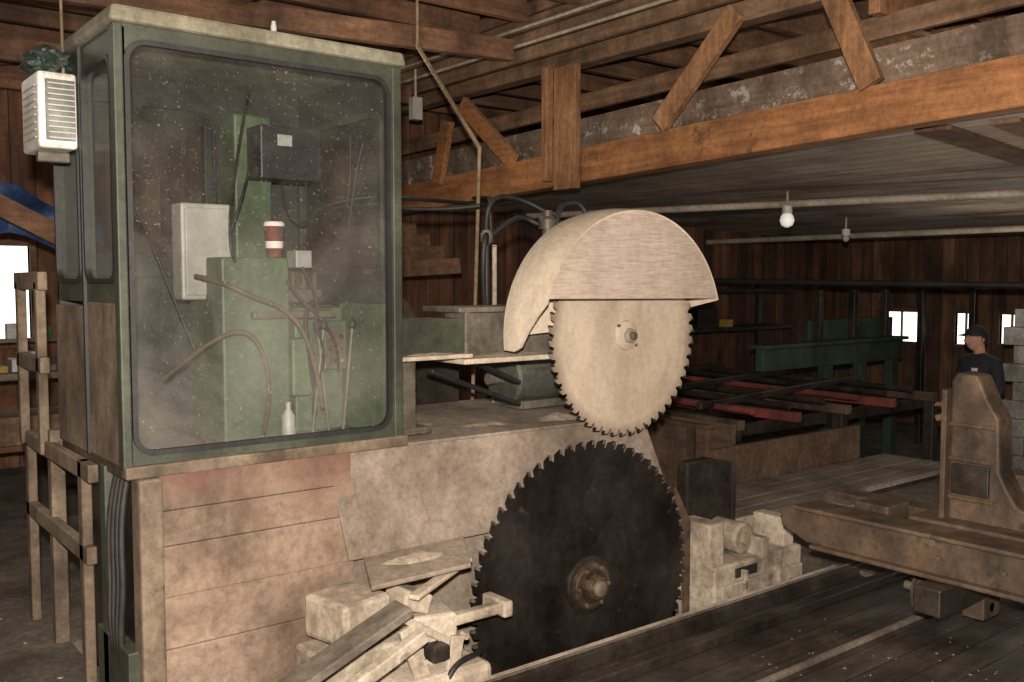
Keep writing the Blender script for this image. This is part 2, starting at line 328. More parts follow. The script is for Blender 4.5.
beam('wall_plate',(XW0,8.93,3.3),(5.1,8.93,3.3),.1,.2,'brownx',rj)
vs=[(5.28,YW0,2.56),(XW1,YW0,2.25),(XW1,YW1,2.25),(5.28,YW1,2.50)]
mk('ceiling_low',vs+[(a,b,c+.04) for a,b,c in vs],BF,'ceilm')
cb=grp('ceiling_patch_boards')
beam('board_a',(5.55,2.95,2.51),(7.4,3.1,2.455),.22,.03,'brownx',cb); beam('board_b',(5.6,2.55,2.51),(7.8,2.75,2.445),.16,.03,'browny',cb)
# ------------------------------------------------------------ timber truss
tr=grp('timber_truss')
beam('bottom_chord',(5.2,-.5,2.73),(5.2,8.95,2.40),.14,.27,'orange',tr,.012)
beam('top_chord',(5.2,YW0+.05,3.38),(5.2,8.95,3.38),.14,.16,'browny',tr)
beam('stained_plank',(5.42,-.5,2.98),(5.42,8.95,2.70),.05,.30,'splash',tr)
beam('upper_plank',(5.44,-.5,3.24),(5.44,8.95,3.00),.05,.14,'browny',tr)
beam('post_wide',(5.09,5.72,2.33),(5.09,5.72,3.30),.26,.06,'orangez',tr,up=(1,0,0))
beam('post_wide_cleat',(5.03,5.89,2.40),(5.03,5.89,3.30),.07,.07,'orangez',tr,up=(1,0,0))
for k,(ya,za,yb,zb) in enumerate([(4.08,3.38,4.76,2.72),(3.39,3.38,3.1,2.74),(7.2,3.22,6.45,2.62),(7.44,3.1,7.61,2.53)]):
    beam('web_%d'%k,(5.13,ya,za),(5.13,yb,zb),.15,.06,'orangez' if k<2 else 'orange',tr,up=(1,0,0))
beam('loft_rafter',(5.3,3.2,3.30),(9,3.1,3.30),.08,.2,'orangez',tr)
beam('loft_rafter_b',(5.0,2.75,3.32),(8.5,3.3,3.28),.06,.15,'orange',tr)
gd=grp('plank_girder')
for k in range(4):
    beam('plank_%d'%k,(4.86+.02*k,YW0+.05,3.43+.125*k),(4.86+.02*k,8.95,3.38+.125*k),.05,.10,'browny',gd)
for k in range(2):
    cyl('conduit_%d'%k,(4.79,YW0+.05,3.47+.13*k),(4.79,8.9,3.45+.13*k),.014,'pipe',gd)
cyl('ceiling_conduit',(6.55,8.0,2.30),(8.4,2.3,2.31),.033,'pipe')
cyl('ceiling_conduit_far',(10.6,8.9,2.15),(10.7,3.2,2.17),.035,'pipe')
cyl('black_pipe',(9.0,7.6,1.60),(9.6,3.2,1.55),.035,'cable')
for k,(x,y,z) in enumerate([(7.25,5.18,2.27),(9.4,5.95,2.17)]):
    g=grp('light_bulb')
    cyl('socket',(x,y,z+.0),(x,y,z-.07),.045,'white',g)
    lathe('glass_envelope',(x,y,z-.06),(0,0,-1),[(0,.03),(.03,.055),(.07,.065),(.11,.05),(.13,.015)] if k==0 else [(0,.02),(.03,.035),(.06,.035),(.08,.015)],'bulb' if k==0 else 'greybox',g,20)
    cyl('stem',(x,y,z),(x,y,z+.13),.012,'pipe',g)
# ------------------------------------------------------------ operator cab
cab=grp('operator_cab')
X0,X1,Y0,Y1,Z0,Z1=1.01,2.16,3.5,4.42,.92,2.50
ring('front_frame',rrect(X0,X1,Z0,Z1,.012),rrect(X0+.03,X1-.055,Z0+.055,Z1-.055,.07),'y',Y0,Y0+.03,'green',cab)
ring('window_gasket',rrect(X0+.024,X1-.048,Z0+.047,Z1-.047,.078),rrect(X0+.042,X1-.066,Z0+.066,Z1-.066,.062),'y',Y0-.014,Y0+.01,'rubber',cab)
g0=rrect(X0+.04,X1-.06,Z0+.06,Z1-.06,.07)
mk('front_glass',[(a,Y0+.012,b) for a,b in g0],[tuple(range(len(g0)))],'glass',cab)
box('bottom_sill',(X0-.01,X1+.02),(Y0-.03,Y0+.02),(Z0-.03,Z0+.015),'tan',cab)
box('corner_post',(X0-.012,X0+.022),(Y0-.01,Y0+.05),(Z0,Z1),'green',cab)
box('corner_post_r',(X1-.035,X1+.01),(Y0-.008,Y0+.05),(Z0,Z1),'green',cab)
ring('side_frame_a',rrect(Y0,Y0+.47,1.52,Z1,.01),rrect(Y0+.05,Y0+.43,1.60,Z1-.10,.06),'x',X0,X0+.03,'green',cab)
ring('side_frame_b',rrect(Y0+.47,Y1,1.52,Z1,.01),rrect(Y0+.51,Y1-.04,1.60,Z1-.35,.06),'x',X0,X0+.03,'green',cab)
ring('side_gasket_a',rrect(Y0+.042,Y0+.438,1.592,Z1-.092,.066),rrect(Y0+.06,Y0+.42,1.61,Z1-.11,.05),'x',X0-.012,X0+.01,'rubber',cab)
ring('side_gasket_b',rrect(Y0+.502,Y1-.032,1.592,Z1-.342,.066),rrect(Y0+.52,Y1-.05,1.61,Z1-.36,.05),'x',X0-.012,X0+.01,'rubber',cab)
for nm,a,b,c in (('side_glass_a',Y0+.05,Y0+.43,Z1-.10),('side_glass_b',Y0+.51,Y1-.04,Z1-.35)):
    q=rrect(a,b,1.6,c,.06); mk(nm,[(X0+.012,u,v) for u,v in q],[tuple(range(len(q)))],'glass2',cab)
box('side_lower_front',(X0,X0+.03),(Y0+.0,Y0+.46),(Z0,1.52),'tan',cab)
box('side_lower_rear',(X0-.01,X0+.03),(Y0+.47,Y1),(Z0,1.50),'tan',cab)
box('door_strip',(X0-.012,X0),(Y0+.455,Y0+.475),(Z0,Z1),'rubber',cab,0)
ring('right_frame',rrect(Y0,Y1,1.5,Z1,.01),rrect(Y0+.1,Y1-.05,1.62,Z1-.18,.06),'x',X1-.03,X1,'greyin',cab)
ring('right_window_seal',rrect(Y0+.085,Y1-.035,1.605,Z1-.165,.07),rrect(Y0+.11,Y1-.06,1.63,Z1-.19,.055),'x',X1-.045,X1-.028,'green',cab)
q=rrect(Y0+.1,Y1-.05,1.62,Z1-.18,.06); mk('right_glass',[(X1-.012,u,v) for u,v in q],[tuple(range(len(q)))],'glass2',cab)
box('right_lower',(X1-.03,X1),(Y0+.03,Y1),(Z0,1.5),'greenin',cab)
box('rear_lower',(X0,X1),(Y1-.03,Y1),(Z0,1.62),'greyin',cab)
ring('rear_frame',rrect(X0,X1,1.62,Z1,.01),rrect(X0+.12,X1-.45,1.72,Z1-.12,.06),'y',Y1-.03,Y1,'greyin',cab)
q=rrect(X0+.12,X1-.45,1.72,Z1-.12,.06); mk('rear_glass',[(u,Y1-.015,v) for u,v in q],[tuple(range(len(q)))],'glass2',cab)
box('cab_floor',(X0,X1),(Y0,Y1),(Z0-.04,Z0+.01),'rust',cab)
rv=[(X0-.03,Y0-.04,Z1),(X1+.02,Y0-.04,Z1),(X1+.02,Y1+.04,Z1),(X0-.03,Y1+.04,Z1),(X0-.02,Y0-.03,Z1+.06),(X1+.01,Y0-.03,Z1+.06),(X1+.01,Y1+.04,Z1+.06),(X0-.02,Y1+.04,Z1+.06)]
mk('roof_slab',rv,BF,'sage',cab,.015)
rt=[(X0+.02,Y0+.02,Z1+.06),(X1-.05,Y0+.02,Z1+.06),(X1-.05,Y1-.05,Z1+.06),(X0+.02,Y1-.05,Z1+.06),(X0+.2,Y0+.2,Z1+.11),(X1-.2,Y0+.2,Z1+.11),(X1-.2,Y1-.2,Z1+.11),(X0+.2,Y1-.2,Z1+.11)]
mk('roof_crown',rt,BF,'dustm',cab,.01)
lathe('roof_beacon',(1.6,3.5,Z1+.06),(0,0,1),[(0,.012),(.02,.012),(.03,.009),(.04,.008)],'greybox',cab,12)
# interior
box('console',(1.50,1.80),(3.82,4.2),(Z0,1.70),'greenin',cab,.01)
box('console_wing',(1.86,2.1),(3.9,4.3),(Z0,1.48),'greenin',cab,.01)
box('column',(1.72,1.9),(4.2,4.38),(1.5,2.36),'greenin',cab,.01)
box('column_channel',(1.60,1.64),(4.25,4.3),(1.7,2.3),'greyin',cab,.006)
box('valve_block',(1.80,1.9),(3.8,3.95),(1.1,1.35),'greenin',cab,.01)
box('round_panel',(1.98,2.1),(3.86,3.9),(1.2,1.42),'greenin',cab,.01)
box('panel_face',(2.0,2.08),(3.855,3.86),(1.22,1.40),'steel',cab,.002)
for a in range(3):
    for b in range(3): lathe('button_%d_%d'%(a,b),(2.015+.025*a,3.856,1.24+.055*b),(0,-1,0),[(0,.01),(.012,.008)],['redp','rubber','yellow'][(a+b)%3],cab,10)
box('relay_box',(1.78,2.08),(4.05,4.24),(2.06,2.30),'darkbox',cab,.008)
box('relay_label',(1.86,1.93),(4.045,4.05),(2.21,2.26),'label',cab,0)
box('breaker_box',(1.40,1.62),(4.0,4.12),(1.52,1.93),'greybox',cab,.01)
box('breaker_lid',(1.415,1.605),(3.99,4.0),(1.54,1.91),'greybox',cab,.004)
box('operator_shelf',(1.62,2.0),(3.78,4.0),(1.44,1.47),'steel',cab)
box('junction_box',(1.92,2.0),(4.0,4.1),(1.66,1.74),'greybox',cab,.006)
box('valve_rack',(1.82,2.1),(4.1,4.2),(1.5,1.56),'steel',cab)
for k in range(5): cyl('valve_%d'%k,(1.85+.055*k,4.12,1.56),(1.85+.055*k,4.12,1.64),.014,'rust',cab,10)
for k,pts in enumerate([[(1.42,3.9,1.62),(1.48,3.75,1.60),(1.6,3.72,1.52),(1.75,3.75,1.5),(1.85,3.7,1.35),(1.9,3.72,1.05)],
    [(1.3,3.95,1.2),(1.45,3.72,1.4),(1.62,3.72,1.45),(1.68,3.72,1.15),(1.66,3.8,.95)],
    [(1.95,3.9,1.0),(1.85,3.7,1.25),(1.8,3.74,1.45),(1.9,3.8,1.55),(2.05,3.85,1.5)],
    [(1.9,4.1,2.06),(1.86,4.0,1.9),(1.95,3.95,1.82),(2.02,4.05,1.9),(2.02,4.1,2.06)],
    [(1.78,4.1,2.2),(1.7,4.0,2.1),(1.66,3.96,1.95),(1.6,3.98,1.8)],
    [(2.1,3.7,2.2),(2.06,3.75,2.0),(2.1,3.8,1.8),(2.06,3.9,1.6)],
    [(1.85,3.8,1.66),(1.92,3.72,1.5),(1.8,3.7,1.4),(1.95,3.7,1.3),(1.86,3.75,1.1)],
    [(1.78,3.8,1.6),(1.84,3.7,1.45),(1.98,3.7,1.42),(2.02,3.8,1.2)],
    [(1.55,3.8,1.68),(1.5,3.75,1.75),(1.58,3.9,2.0),(1.7,4.05,2.3),(1.75,4.1,2.45)],
    [(1.2,4.2,2.1),(1.3,4.1,1.8),(1.35,4.05,1.6),(1.45,4.0,1.3)],
    [(2.12,3.85,2.25),(2.1,3.8,1.95),(2.12,4.0,1.8),(2.1,4.1,1.95),(2.12,4.15,2.2)]]):
    tube('hose_%d'%k,pts,.010 if k<3 else .006,'hose' if k<2 else 'cable',cab)
for k,(x,y,a) in enumerate([(1.86,3.74,.05),(1.94,3.74,-.06),(2.02,3.76,.04)]):
    cyl('lever_%d'%k,(x,y,.94),(x+a,y-.02,1.4),.008,'steel',cab,8); lathe('lever_knob_%d'%k,(x+a,y-.02,1.39),(0,0,1),[(0,.008),(.01,.018),(.03,.018),(.045,.005)],'rubber',cab,12)
lathe('bottle',(1.74,3.72,.94),(0,0,1),[(0,.03),(.09,.03),(.12,.012),(.15,.012)],'greybox',cab,16)
cup=grp('paper_cup')
lathe('cup_body',(1.77,3.9,1.702),(0,0,1),[(0,.032),(.045,.036),(.046,.0365),(.135,.043)],'cupr',cup,24)
lathe('cup_band',(1.77,3.9,1.742),(0,0,1),[(0,.0370),(.03,.0397)],'cupw',cup,24)
lathe('cup_rim',(1.77,3.9,1.837),(0,0,1),[(0,.045),(.012,.045),(.02,.039)],'cupw',cup,24)
# AC unit on the side
ac=grp('air_conditioner')
box('case',(.86,1.0),(3.98,4.26),(2.11,2.40),'white',ac,.012)
box('grille_recess',(.885,.99),(3.968,3.982),(2.14,2.37),mat('grille_grey',(.13,.13,.115),(.22,.22,.2),8),ac,.004)
for k in range(11): box('slat_%d'%k,(.89,.985),(3.955,3.972),(2.145+.0205*k,2.150+.0205*k),'greybox',ac,0)
for k in range(8): box('side_slat_%d'%k,(.855,.862),(4.02,4.22),(2.15+.028*k,2.155+.028*k),'greybox',ac,0)
box('bracket',(.88,1.0),(4.1,4.14),(2.07,2.11),'steel',ac)
pb=grp('plastic_bag')
import bmesh
bm=bmesh.new(); bmesh.ops.create_icosphere(bm,subdivisions=4,radius=1)
for v in bm.verts:
    n=noise.noise(v.co*2.4)*.35+noise.noise(v.co*6)*.12; v.co*=1+n; v.co=Vector((v.co.x*.085+.93,v.co.y*.13+4.13,max(v.co.z,-.9)*.06+2.455))
me=D.meshes.new('bag'); bm.to_mesh(me); bm.free(); me.materials.append(M['bag']); o=D.objects.new('crumpled_sheet',me); S.collection.objects.link(o); GR[pb].append(o)
tube('hang_rope',[(.97,4.05,2.40),(.965,4.05,2.8),(.97,4.05,3.62)],.006,'rope')
# ------------------------------------------------------------ husk / machine base
hk=grp('headsaw_husk')
prism('body',[(1.09,0.0),(1.09,.88),(3.7,.88),(3.95,.35),(3.95,-.58),(1.09,-.58)],'y',3.53,4.38,'huskd',hk,.01)
rows=[.90,.76,.63,.44,.24,.0]
for k in range(5):
    t=.008*((k*7)%3)
    box('front_sheet_%d'%k,(1.10,1.90+.01*(k%2)),(3.475-t,3.53),(rows[k+1]+.001,rows[k]-.001),'husk',hk,.003)
box('front_lower',(1.9,3.9),(3.50,3.53),(-.5,.44),'huskd',hk)
pv=[(1.86,3.42,.45),(3.62,3.42,.45),(3.5,3.50,.87),(1.80,3.50,.90)]
mk('sloped_plate',pv+[(a,b+.02,c+.01) for a,b,c in pv],BF,'huskd',hk,.006)
tv=[(1.80,3.49,.885),(3.5,3.49,.875),(3.55,4.38,.90),(2.15,4.38,.93)]
mk('top_plate',tv+[(a,b,c+.015) for a,b,c in tv],BF,'huskd',hk,.004)
box('corner_post',(1.035,1.12),(3.44,3.54),(0,.89),'tan',hk,.01)
box('side_panel',(1.05,1.09),(3.55,4.3),(.0,.88),'steeld',hk)
box('side_post',(1.0,1.06),(3.75,3.82),(0,.9),'green',hk)
for k in range(4):
    tube('side_hose_%d'%k,[(1.04,3.58+.04*k,.9),(1.0,3.6+.05*k,.7),(1.03,3.57+.06*k,.45),(.99,3.62+.04*k,.25),(1.04,3.6,.02)],.013,'cable',hk)
box('foot_flange',(1.0,1.07),(3.5,3.9),(.0,.25),'green',hk)
# sawdust drifts lying on ledges
sd_=grp('sawdust_drifts')
for k,(x,y,z,rx,ry,h) in enumerate([(2.75,3.70,.888,.28,.12,.022),(3.2,3.66,.886,.22,.10,.03),(2.45,3.86,.9,.2,.16,.018),(2.85,3.60,1.246,.22,.06,.012),(2.35,3.58,1.271,.14,.05,.010),(2.1,3.30,.452,.16,.06,.015)]):
    mound('drift_%d'%k,x,y,z,rx,ry,h,sd_,k*3.1)
# wooden landing
ld=grp('access_landing')
box('post_a',(.97,1.03),(4.46,4.52),(0,.95),'tan',ld); box('post_c',(.955,.995),(3.9,3.96),(0,.9),'tan',ld); box('post_d',(.955,.995),(4.84,4.9),(0,.85),'tan',ld)
box('side_beam',(.955,.995),(3.8,4.9),(.83,.90),'tan',ld); box('side_beam_low',(.955,.995),(3.85,4.9),(.50,.57),'tan',ld)
box('hand_rail',(.94,.98),(4.46,4.95),(1.56,1.64),'tan',ld); box('mid_rail',(.94,.98),(4.46,4.95),(1.2,1.27),'tan',ld)
box('rail_post',(.94,.98),(4.5,4.55),(.84,1.6),'tan',ld); box('rail_post_b',(.94,.98),(4.88,4.93),(.84,1.6),'tan',ld); box('landing_deck',(1.0,2.1),(4.45,4.9),(.86,.90),'browny',ld)
# ------------------------------------------------------------ saws
def saw(name,cx,cy,cz,R,N,th,m,tipm,prof):
    g=grp(name); pts=[]
    for i in range(N):
        for rf,af in prof:
            a=-2*math.pi*(i+af)/N; pts.append((cx+R*rf*math.cos(a),cz+R*rf*math.sin(a)))
    prism('blade_plate',pts,'y',cy-th/2,cy+th/2,m,g,0)
    vs=[];fs=[]
    for i in range(N):
        a0=-2*math.pi*(i+.93)/N; ca,sa=math.cos(a0),math.sin(a0); b=len(vs)
        c=Vector((cx+R*.984*ca,cy,cz+R*.984*sa)); u=Vector((ca,0,sa)); t=Vector((-sa,0,ca))
        u,t=(u-t*.25).normalized(),(t+u*.25).normalized()
        for du,dt,dy in ((-1,-1,-1),(1,-1,-1),(1,1,-1),(-1,1,-1),(-1,-1,1),(1,-1,1),(1,1,1),(-1,1,1)):
            vs.append(c+u*du*R*.016+t*dt*R*.008+Vector((0,dy*th*.9,0)))
        fs+=[tuple(b+q for q in f) for f in BF]
    mk('tooth_tips',vs,fs,tipm,g)
    return g
tp=[(.958,.02),(.944,.08),(.938,.18),(.944,.28),(.966,.34),(.984,.42),(.992,.70),(1.0,.98),(.975,.93)]
b1=saw('large_circular_saw',3.08,3.30,.14,.70,62,.010,'bladebig','tooth',tp)
C=(3.08,3.295,.14)
lathe('flange_outer',C,(0,-1,0),[(0,.14),(.008,.14),(.014,.13)],'steeld',b1)
lathe('flange_ring',(3.08,3.282,.14),(0,-1,0),[(0,.115),(.02,.112),(.028,.1),(.03,.07)],'brass',b1)
lathe('flange_recess',(3.08,3.255,.14),(0,-1,0),[(0,.082),(.006,.080)],'steeld',b1)
lathe('nut',(3.08,3.252,.14),(0,-1,0),[(0,.062),(.03,.060),(.035,.05)],'brass',b1,8)
lathe('arbor_end',(3.08,3.22,.14),(0,-1,0),[(0,.04),(.02,.038),(.026,.03)],'steel',b1,24)
for k in range(6):
    a=k*math.pi/3; lathe('flange_bolt_%d'%k,(3.08+.095*math.cos(a),3.255,.14+.095*math.sin(a)),(0,-1,0),[(0,.010),(.008,.010)],'steel',b1,6)
for k,a in enumerate((.7,1.5,2.4,3.9,5.6)):
    lathe('plate_hole_%d'%k,(3.08+.27*math.cos(a),3.294,.14+.27*math.sin(a)),(0,-1,0),[(0,.008),(.002,.008)],'cable',b1,12)
cyl('arbor_shaft',(3.08,3.3,.14),(3.08,3.48,.14),.05,'steel',b1)
tp2=[(.952,.02),(.936,.08),(.929,.19),(.936,.30),(.96,.36),(.982,.44),(.992,.70),(1.0,.98),(.975,.93)]
b2=saw('top_circular_saw',3.385,3.36,1.33,.505,50,.009,'bladesm','steeld',tp2)
C=(3.385,3.355,1.33)
lathe('collar',C,(0,-1,0),[(0,.075),(.012,.072),(.02,.05)],'bladesm',b2)
lathe('nut',(3.385,3.335,1.33),(0,-1,0),[(0,.04),(.02,.04),(.025,.03)],'cream',b2,6)
lathe('arbor_end',(3.385,3.315,1.33),(0,-1,0),[(0,.02),(.02,.02),(.024,.014)],'steel',b2,20)
for k in range(2): lathe('pin_%d'%k,(3.385+.1*(1-2*k)*.6,3.35,1.33-.05*(1-2*k)),(0,-1,0),[(0,.008),(.01,.008)],'steel',b2,8)
cyl('arbor_shaft',(3.385,3.36,1.33),(3.385,3.655,1.33),.045,'steel',b2)
# hood
hd=grp('saw_guard_hood')
hc=(3.315,1.35); r=.60; ya,yb=3.20,3.48
arc=[(hc[0]+r*math.cos(math.radians(a)),hc[1]+r*.97*math.sin(math.radians(a))) for a in range(15,167,4)]
arc[0]=(arc[0][0],1.51)
prism('face_plate',arc,'y',ya,ya+.012,'hoodface',hd,.003)
arc2=[(hc[0]+(r-.01)*math.cos(math.radians(a)),hc[1]+(r-.01)*.97*math.sin(math.radians(a))) for a in range(5,185,4)]
prism('back_plate',arc2,'y',yb-.01,yb,'hoodrim',hd,.003)
vs=[];fs=[];K=60;J=6
for i in range(K+1):
    t=i/K
    for j in range(J+1):
        s=j/J; a0=15-6*s; a1=165+22*min(1,s*1.8)
        a=math.radians(a0+(a1-a0)*t); rr=r+.015*math.sin(math.pi*s)
        vs.append((hc[0]+rr*math.cos(a),ya+(yb-ya)*s,hc[1]+.97*rr*math.sin(a)))
for i in range(K):
    for j in range(J): b=i*(J+1)+j; fs.append((b,b+1,b+J+2,b+J+1))
mk('rim_band',vs,fs,'hoodrim',hd,smooth=True,sol=.014)
# top arbor support
sp=grp('top_arbor_support')
box('green_channel',(2.17,2.55),(3.56,3.72),(1.26,1.43),'green',sp); box('channel_flange',(2.17,2.55),(3.50,3.72),(1.25,1.27),'dustm',sp)
box('beam_web',(2.55,3.3),(3.60,3.64),(1.24,1.46),'steel',sp); box('beam_top',(2.5,3.3),(3.54,3.85),(1.455,1.48),'steel',sp) 
box('beam_bottom',(2.5,3.15),(3.50,3.74),(1.22,1.245),'dustm',sp)
box('plate_end',(2.54,2.57),(3.55,3.72),(1.22,1.46),'steel',sp)
box('leg',(2.20,2.29),(3.58,3.66),(.92,1.25),'steel',sp); box('leg_rear',(2.2,2.28),(4.1,4.18),(.95,1.4),'steel',sp)
box('leg_brace',(2.19,2.36),(3.56,3.68),(.915,.945),'steel',sp)
box('bearing_housing',(3.22,3.56),(3.66,3.84),(1.24,1.48),'steel',sp,.03)
box('belt_guard',(2.4,3.05),(4.32,4.36),(.93,1.2),'steeld',sp)
beam('belt_a',(2.5,3.72,1.30),(3.05,3.80,1.08),.05,.02,'rubber',sp); beam('belt_b',(2.45,3.72,1.18),(3.05,3.80,.97),.05,.02,'rubber',sp)
mo=grp('arbor_motor')
lathe('drum',(3.12,4.02,1.08),(1,0,0),[(0,.05),(.0,.14),(.02,.15),(.03,.14),(.5,.14),(.52,.15),(.54,.14),(.54,.05)],'motor',mo,36)
cyl('shaft',(3.02,4.02,1.08),(3.12,4.02,1.08),.03,'steel',mo); box('feet',(3.15,3.5),(3.90,4.14),(.917,.96),'steel',mo)
for k in range(9):
    a=math.radians(200+k*17); beam('fin_%d'%k,(3.18,4.02+.145*math.cos(a),1.08-.145*math.sin(a)),(3.58,4.02+.145*math.cos(a),1.08-.145*math.sin(a)),.008,.014,'motor',mo,0)
wh=grp('band_pulley')
lathe('rim',(2.45,4.2,1.36),(0,-1,0),[(0,.17),(.01,.19),(.08,.19),(.09,.17)],'rust',wh,40); lathe('hub',(2.45,4.12,1.36),(0,-1,0),[(0,.05),(.06,.045)],'steel',wh)
box('pulley_stand',(2.38,2.52),(4.15,4.25),(.95,1.2),'steel',wh)
hz=grp('hydraulic_risers')
cyl('riser_a',(3.15,4.2,1.3),(3.15,4.2,1.86),.018,'cable',hz); cyl('riser_b',(3.22,4.22,.92),(3.22,4.22,1.8),.014,'pipe',hz)
lathe('valve',(3.15,4.2,1.8),(0,0,1),[(0,.02),(.02,.035),(.06,.035),(.08,.02)],'steel',hz,16)
lathe('motor_cap',(3.36,3.93,1.88),(0,0,1),[(0,.05),(.05,.05),(.07,.03),(.10,.03)],'steel',hz,16); cyl('cap_stem',(3.36,3.93,1.22),(3.36,3.93,1.88),.03,'steel',hz)
for k,p in enumerate([[(3.15,4.2,1.86),(3.1,4.15,2.05),(3.3,4.2,2.10),(3.5,4.1,2.0),(3.55,3.9,1.85)],
  [(3.2,4.2,1.86),(3.3,4.0,2.02),(3.2,3.95,1.9),(3.36,3.93,1.9)],
  [(3.15,4.2,1.35),(2.98,4.05,1.75),(3.05,4.05,1.95),(3.15,4.2,1.8)],
  [(3.6,3.9,1.55),(3.75,3.95,2.0),(3.55,4.0,2.1),(3.45,4.0,1.95),(3.5,3.95,1.8)],
  [(2.3,4.6,1.95),(2.9,5.0,2.2),(4.0,5.6,2.1),(5.0,6.2,2.25)],
  [(2.3,4.6,1.9),(2.6,4.8,2.1),(3.0,4.9,1.98),(3.4,4.6,2.05)],
  [(3.2,4.2,1.8),(3.6,4.8,2.2),(4.3,5.6,2.2),(5.1,7.0,2.35)]]): tube('line_%d'%k,p,.014,'cable',hz)
rp=grp('hanging_conduit')
cyl('top_run',(3.54,5.49,3.6),(3.54,5.49,3.18),.010,'rope',rp,10)
cyl('slanted_run',(3.54,5.49,3.18),(3.57,4.83,2.43),.014,'rope',rp,10)
cyl('drop_run',(3.57,4.83,2.43),(3.39,4.71,.0),.012,'rope',rp,10); cyl('drop_run_b',(3.57,4.83,2.43),(3.45,4.78,.0),.007,'cable',rp,10)
box('switch_box',(4.66,4.76),(7.3,7.38),(3.05,3.25),'greybox',rp); cyl('switch_stem',(4.71,7.34,3.25),(4.71,7.34,3.5),.012,'pipe',rp)
# ------------------------------------------------------------ saw guide
sg=grp('saw_guide')
mk('cover_board',[(1.80,3.14,.41),(2.26,3.12,.42),(2.42,3.40,.45),(1.92,3.41,.44),(1.80,3.14,.43),(2.26,3.12,.44),(2.42,3.40,.47),(1.92,3.41,.46)],BF,'huskd',sg,.006)
beam('cover_lath',(1.95,3.08,.37),(2.34,3.26,.41),.05,.02,'dustm',sg)
box('guide_box',(1.66,1.90),(3.16,3.42),(.20,.37),'cream',sg,.02,('Z',12)); box('guide_box_foot',(1.62,2.25),(3.2,3.44),(-.1,.16),'cream',sg,.015)
beam('chute_plank',(1.22,3.08,.07),(1.90,3.06,.35),.13,.035,'walk',sg); beam('chute_rail',(1.3,2.98,.0),(1.95,3.0,.25),.05,.05,'cream',sg)
box('arm',(2.16,2.45),(3.10,3.15),(.20,.245),'cream',sg,.008); box('arm_pad',(2.40,2.45),(3.08,3.24),(.185,.255),'cream',sg,.01)
box('arm_block',(2.0,2.2),(3.12,3.3),(.05,.26),'cream',sg,.015,('Z',-15)); box('arm_block_top',(1.95,2.08),(3.14,3.3),(.28,.36),'dustm',sg,.012,('Y',20))
beam('guide_rod',(1.9,3.1,.30),(2.2,3.12,.10),.03,.03,'cream',sg)
box('bent_bracket',(1.93,2.0),(3.08,3.1),(.0,.26),'cream',sg,.004,('Y',-18)); box('bent_bracket_b',(2.1,2.16),(3.06,3.08),(-.05,.18),'dustm',sg,.004,('Y',12))
box('hose_clamp',(2.02,2.1),(3.04,3.12),(.10,.16),'steeld',sg,.008)
box('dust_heap_pad',(1.85,2.3),(3.02,3.25),(-.04,.05),'dustm',sg,.03)
for k in range(6): lathe('bolt_%d'%k,(1.7+.1*k,3.1,.10+.03*(k%3)),(0,-1,0),[(0,.015),(.03,.015)],'cream',sg,6)
box('guide_base',(1.15,2.3),(3.07,3.44),(-.59,-.05),'steeld',sg)
tube('guide_hose',[(2.4,3.25,.0),(2.3,3.1,.05),(2.12,3.03,.12),(2.05,3.03,.0),(2.1,3.05,-.1)],.012,'cable',sg)
# ------------------------------------------------------------ right of blade
rg=grp('splitter_assembly')
box('base_casting',(3.86,4.62),(3.16,3.44),(-.58,.10),'cream',rg,.015); box('upright_a',(3.86,3.98),(3.2,3.42),(.08,.32),'cream',rg,.012)
box('upright_b',(4.24,4.30),(3.15,3.4),(.08,.20),'cream',rg,.01); box('upright_c',(4.50,4.60),(3.2,3.42),(.08,.26),'cream',rg,.012)
lathe('roller',(4.16,3.3,.20),(0,-1,0),[(-.1,.085),(0,.085),(.08,.085),(.09,.07),(.085,.03),(.11,.03)],'cream',rg,28)
box('bracket_wall',(3.98,4.5),(3.40,3.43),(.08,.24),'cream',rg,.008)
box('web_plate',(3.9,4.6),(3.14,3.16),(-.2,.0),'cream',rg,.005)
for k in range(4): lathe('bolt_%d'%k,(3.95+.18*k,3.14,-.08),(0,-1,0),[(0,.02),(.02,.02)],'steel',rg,6)
for k in range(2): box('rib_%d'%k,(4.06+.3*k,4.085+.3*k),(3.12,3.18),(-.3,.06),'cream',rg,.004)
box('clamp_slot',(4.02,4.20),(3.150,3.162),(.02,.07),'cable',rg,.002)
box('dark_guard',(3.98,4.2),(3.46,3.54),(.22,.60),'steeld',rg,.012); box('dark_guard_side',(4.17,4.2),(3.3,3.54),(.26,.6),'steeld',rg,.008)
mk('spreader_knife',[(3.82,3.34,-.3),(3.95,3.34,-.3),(3.93,3.34,.2),(3.74,3.34,.52),(3.80,3.34,.2)],[(0,1,2,3,4)],'rust',rg,sol=.015)
# ------------------------------------------------------------ track
tk=grp('carriage_track')
box('timber_sill',(1.2,7.6),(2.72,2.98),(-.3,-.06),'steeld',tk); box('rail_base',(1.2,7.6),(2.84,2.96),(-.06,-.035),'steeld',tk)
prism('rail_head',[(2.87,-.035),(2.93,-.035),(2.92,.02),(2.90,.035),(2.88,.02)],'x',1.2,7.6,'steeld',tk,.002)
box('rail_worn_top',(1.2,7.6),(2.893,2.907),(.033,.038),'walk',tk,0)
box('angle_strip',(1.2,7.6),(2.66,2.72),(-.02,.03),'steeld',tk); box('edge_plank',(1.2,7.6),(2.98,3.05),(-.25,-.02),'dustm',tk)
box('inner_rail',(1.2,7.6),(2.28,2.305),(-.02,.0),'walk',tk,.003)
box('deck_batten',(1.2,7.6),(1.0,1.04),(-.02,.0),'walk',tk,.003)
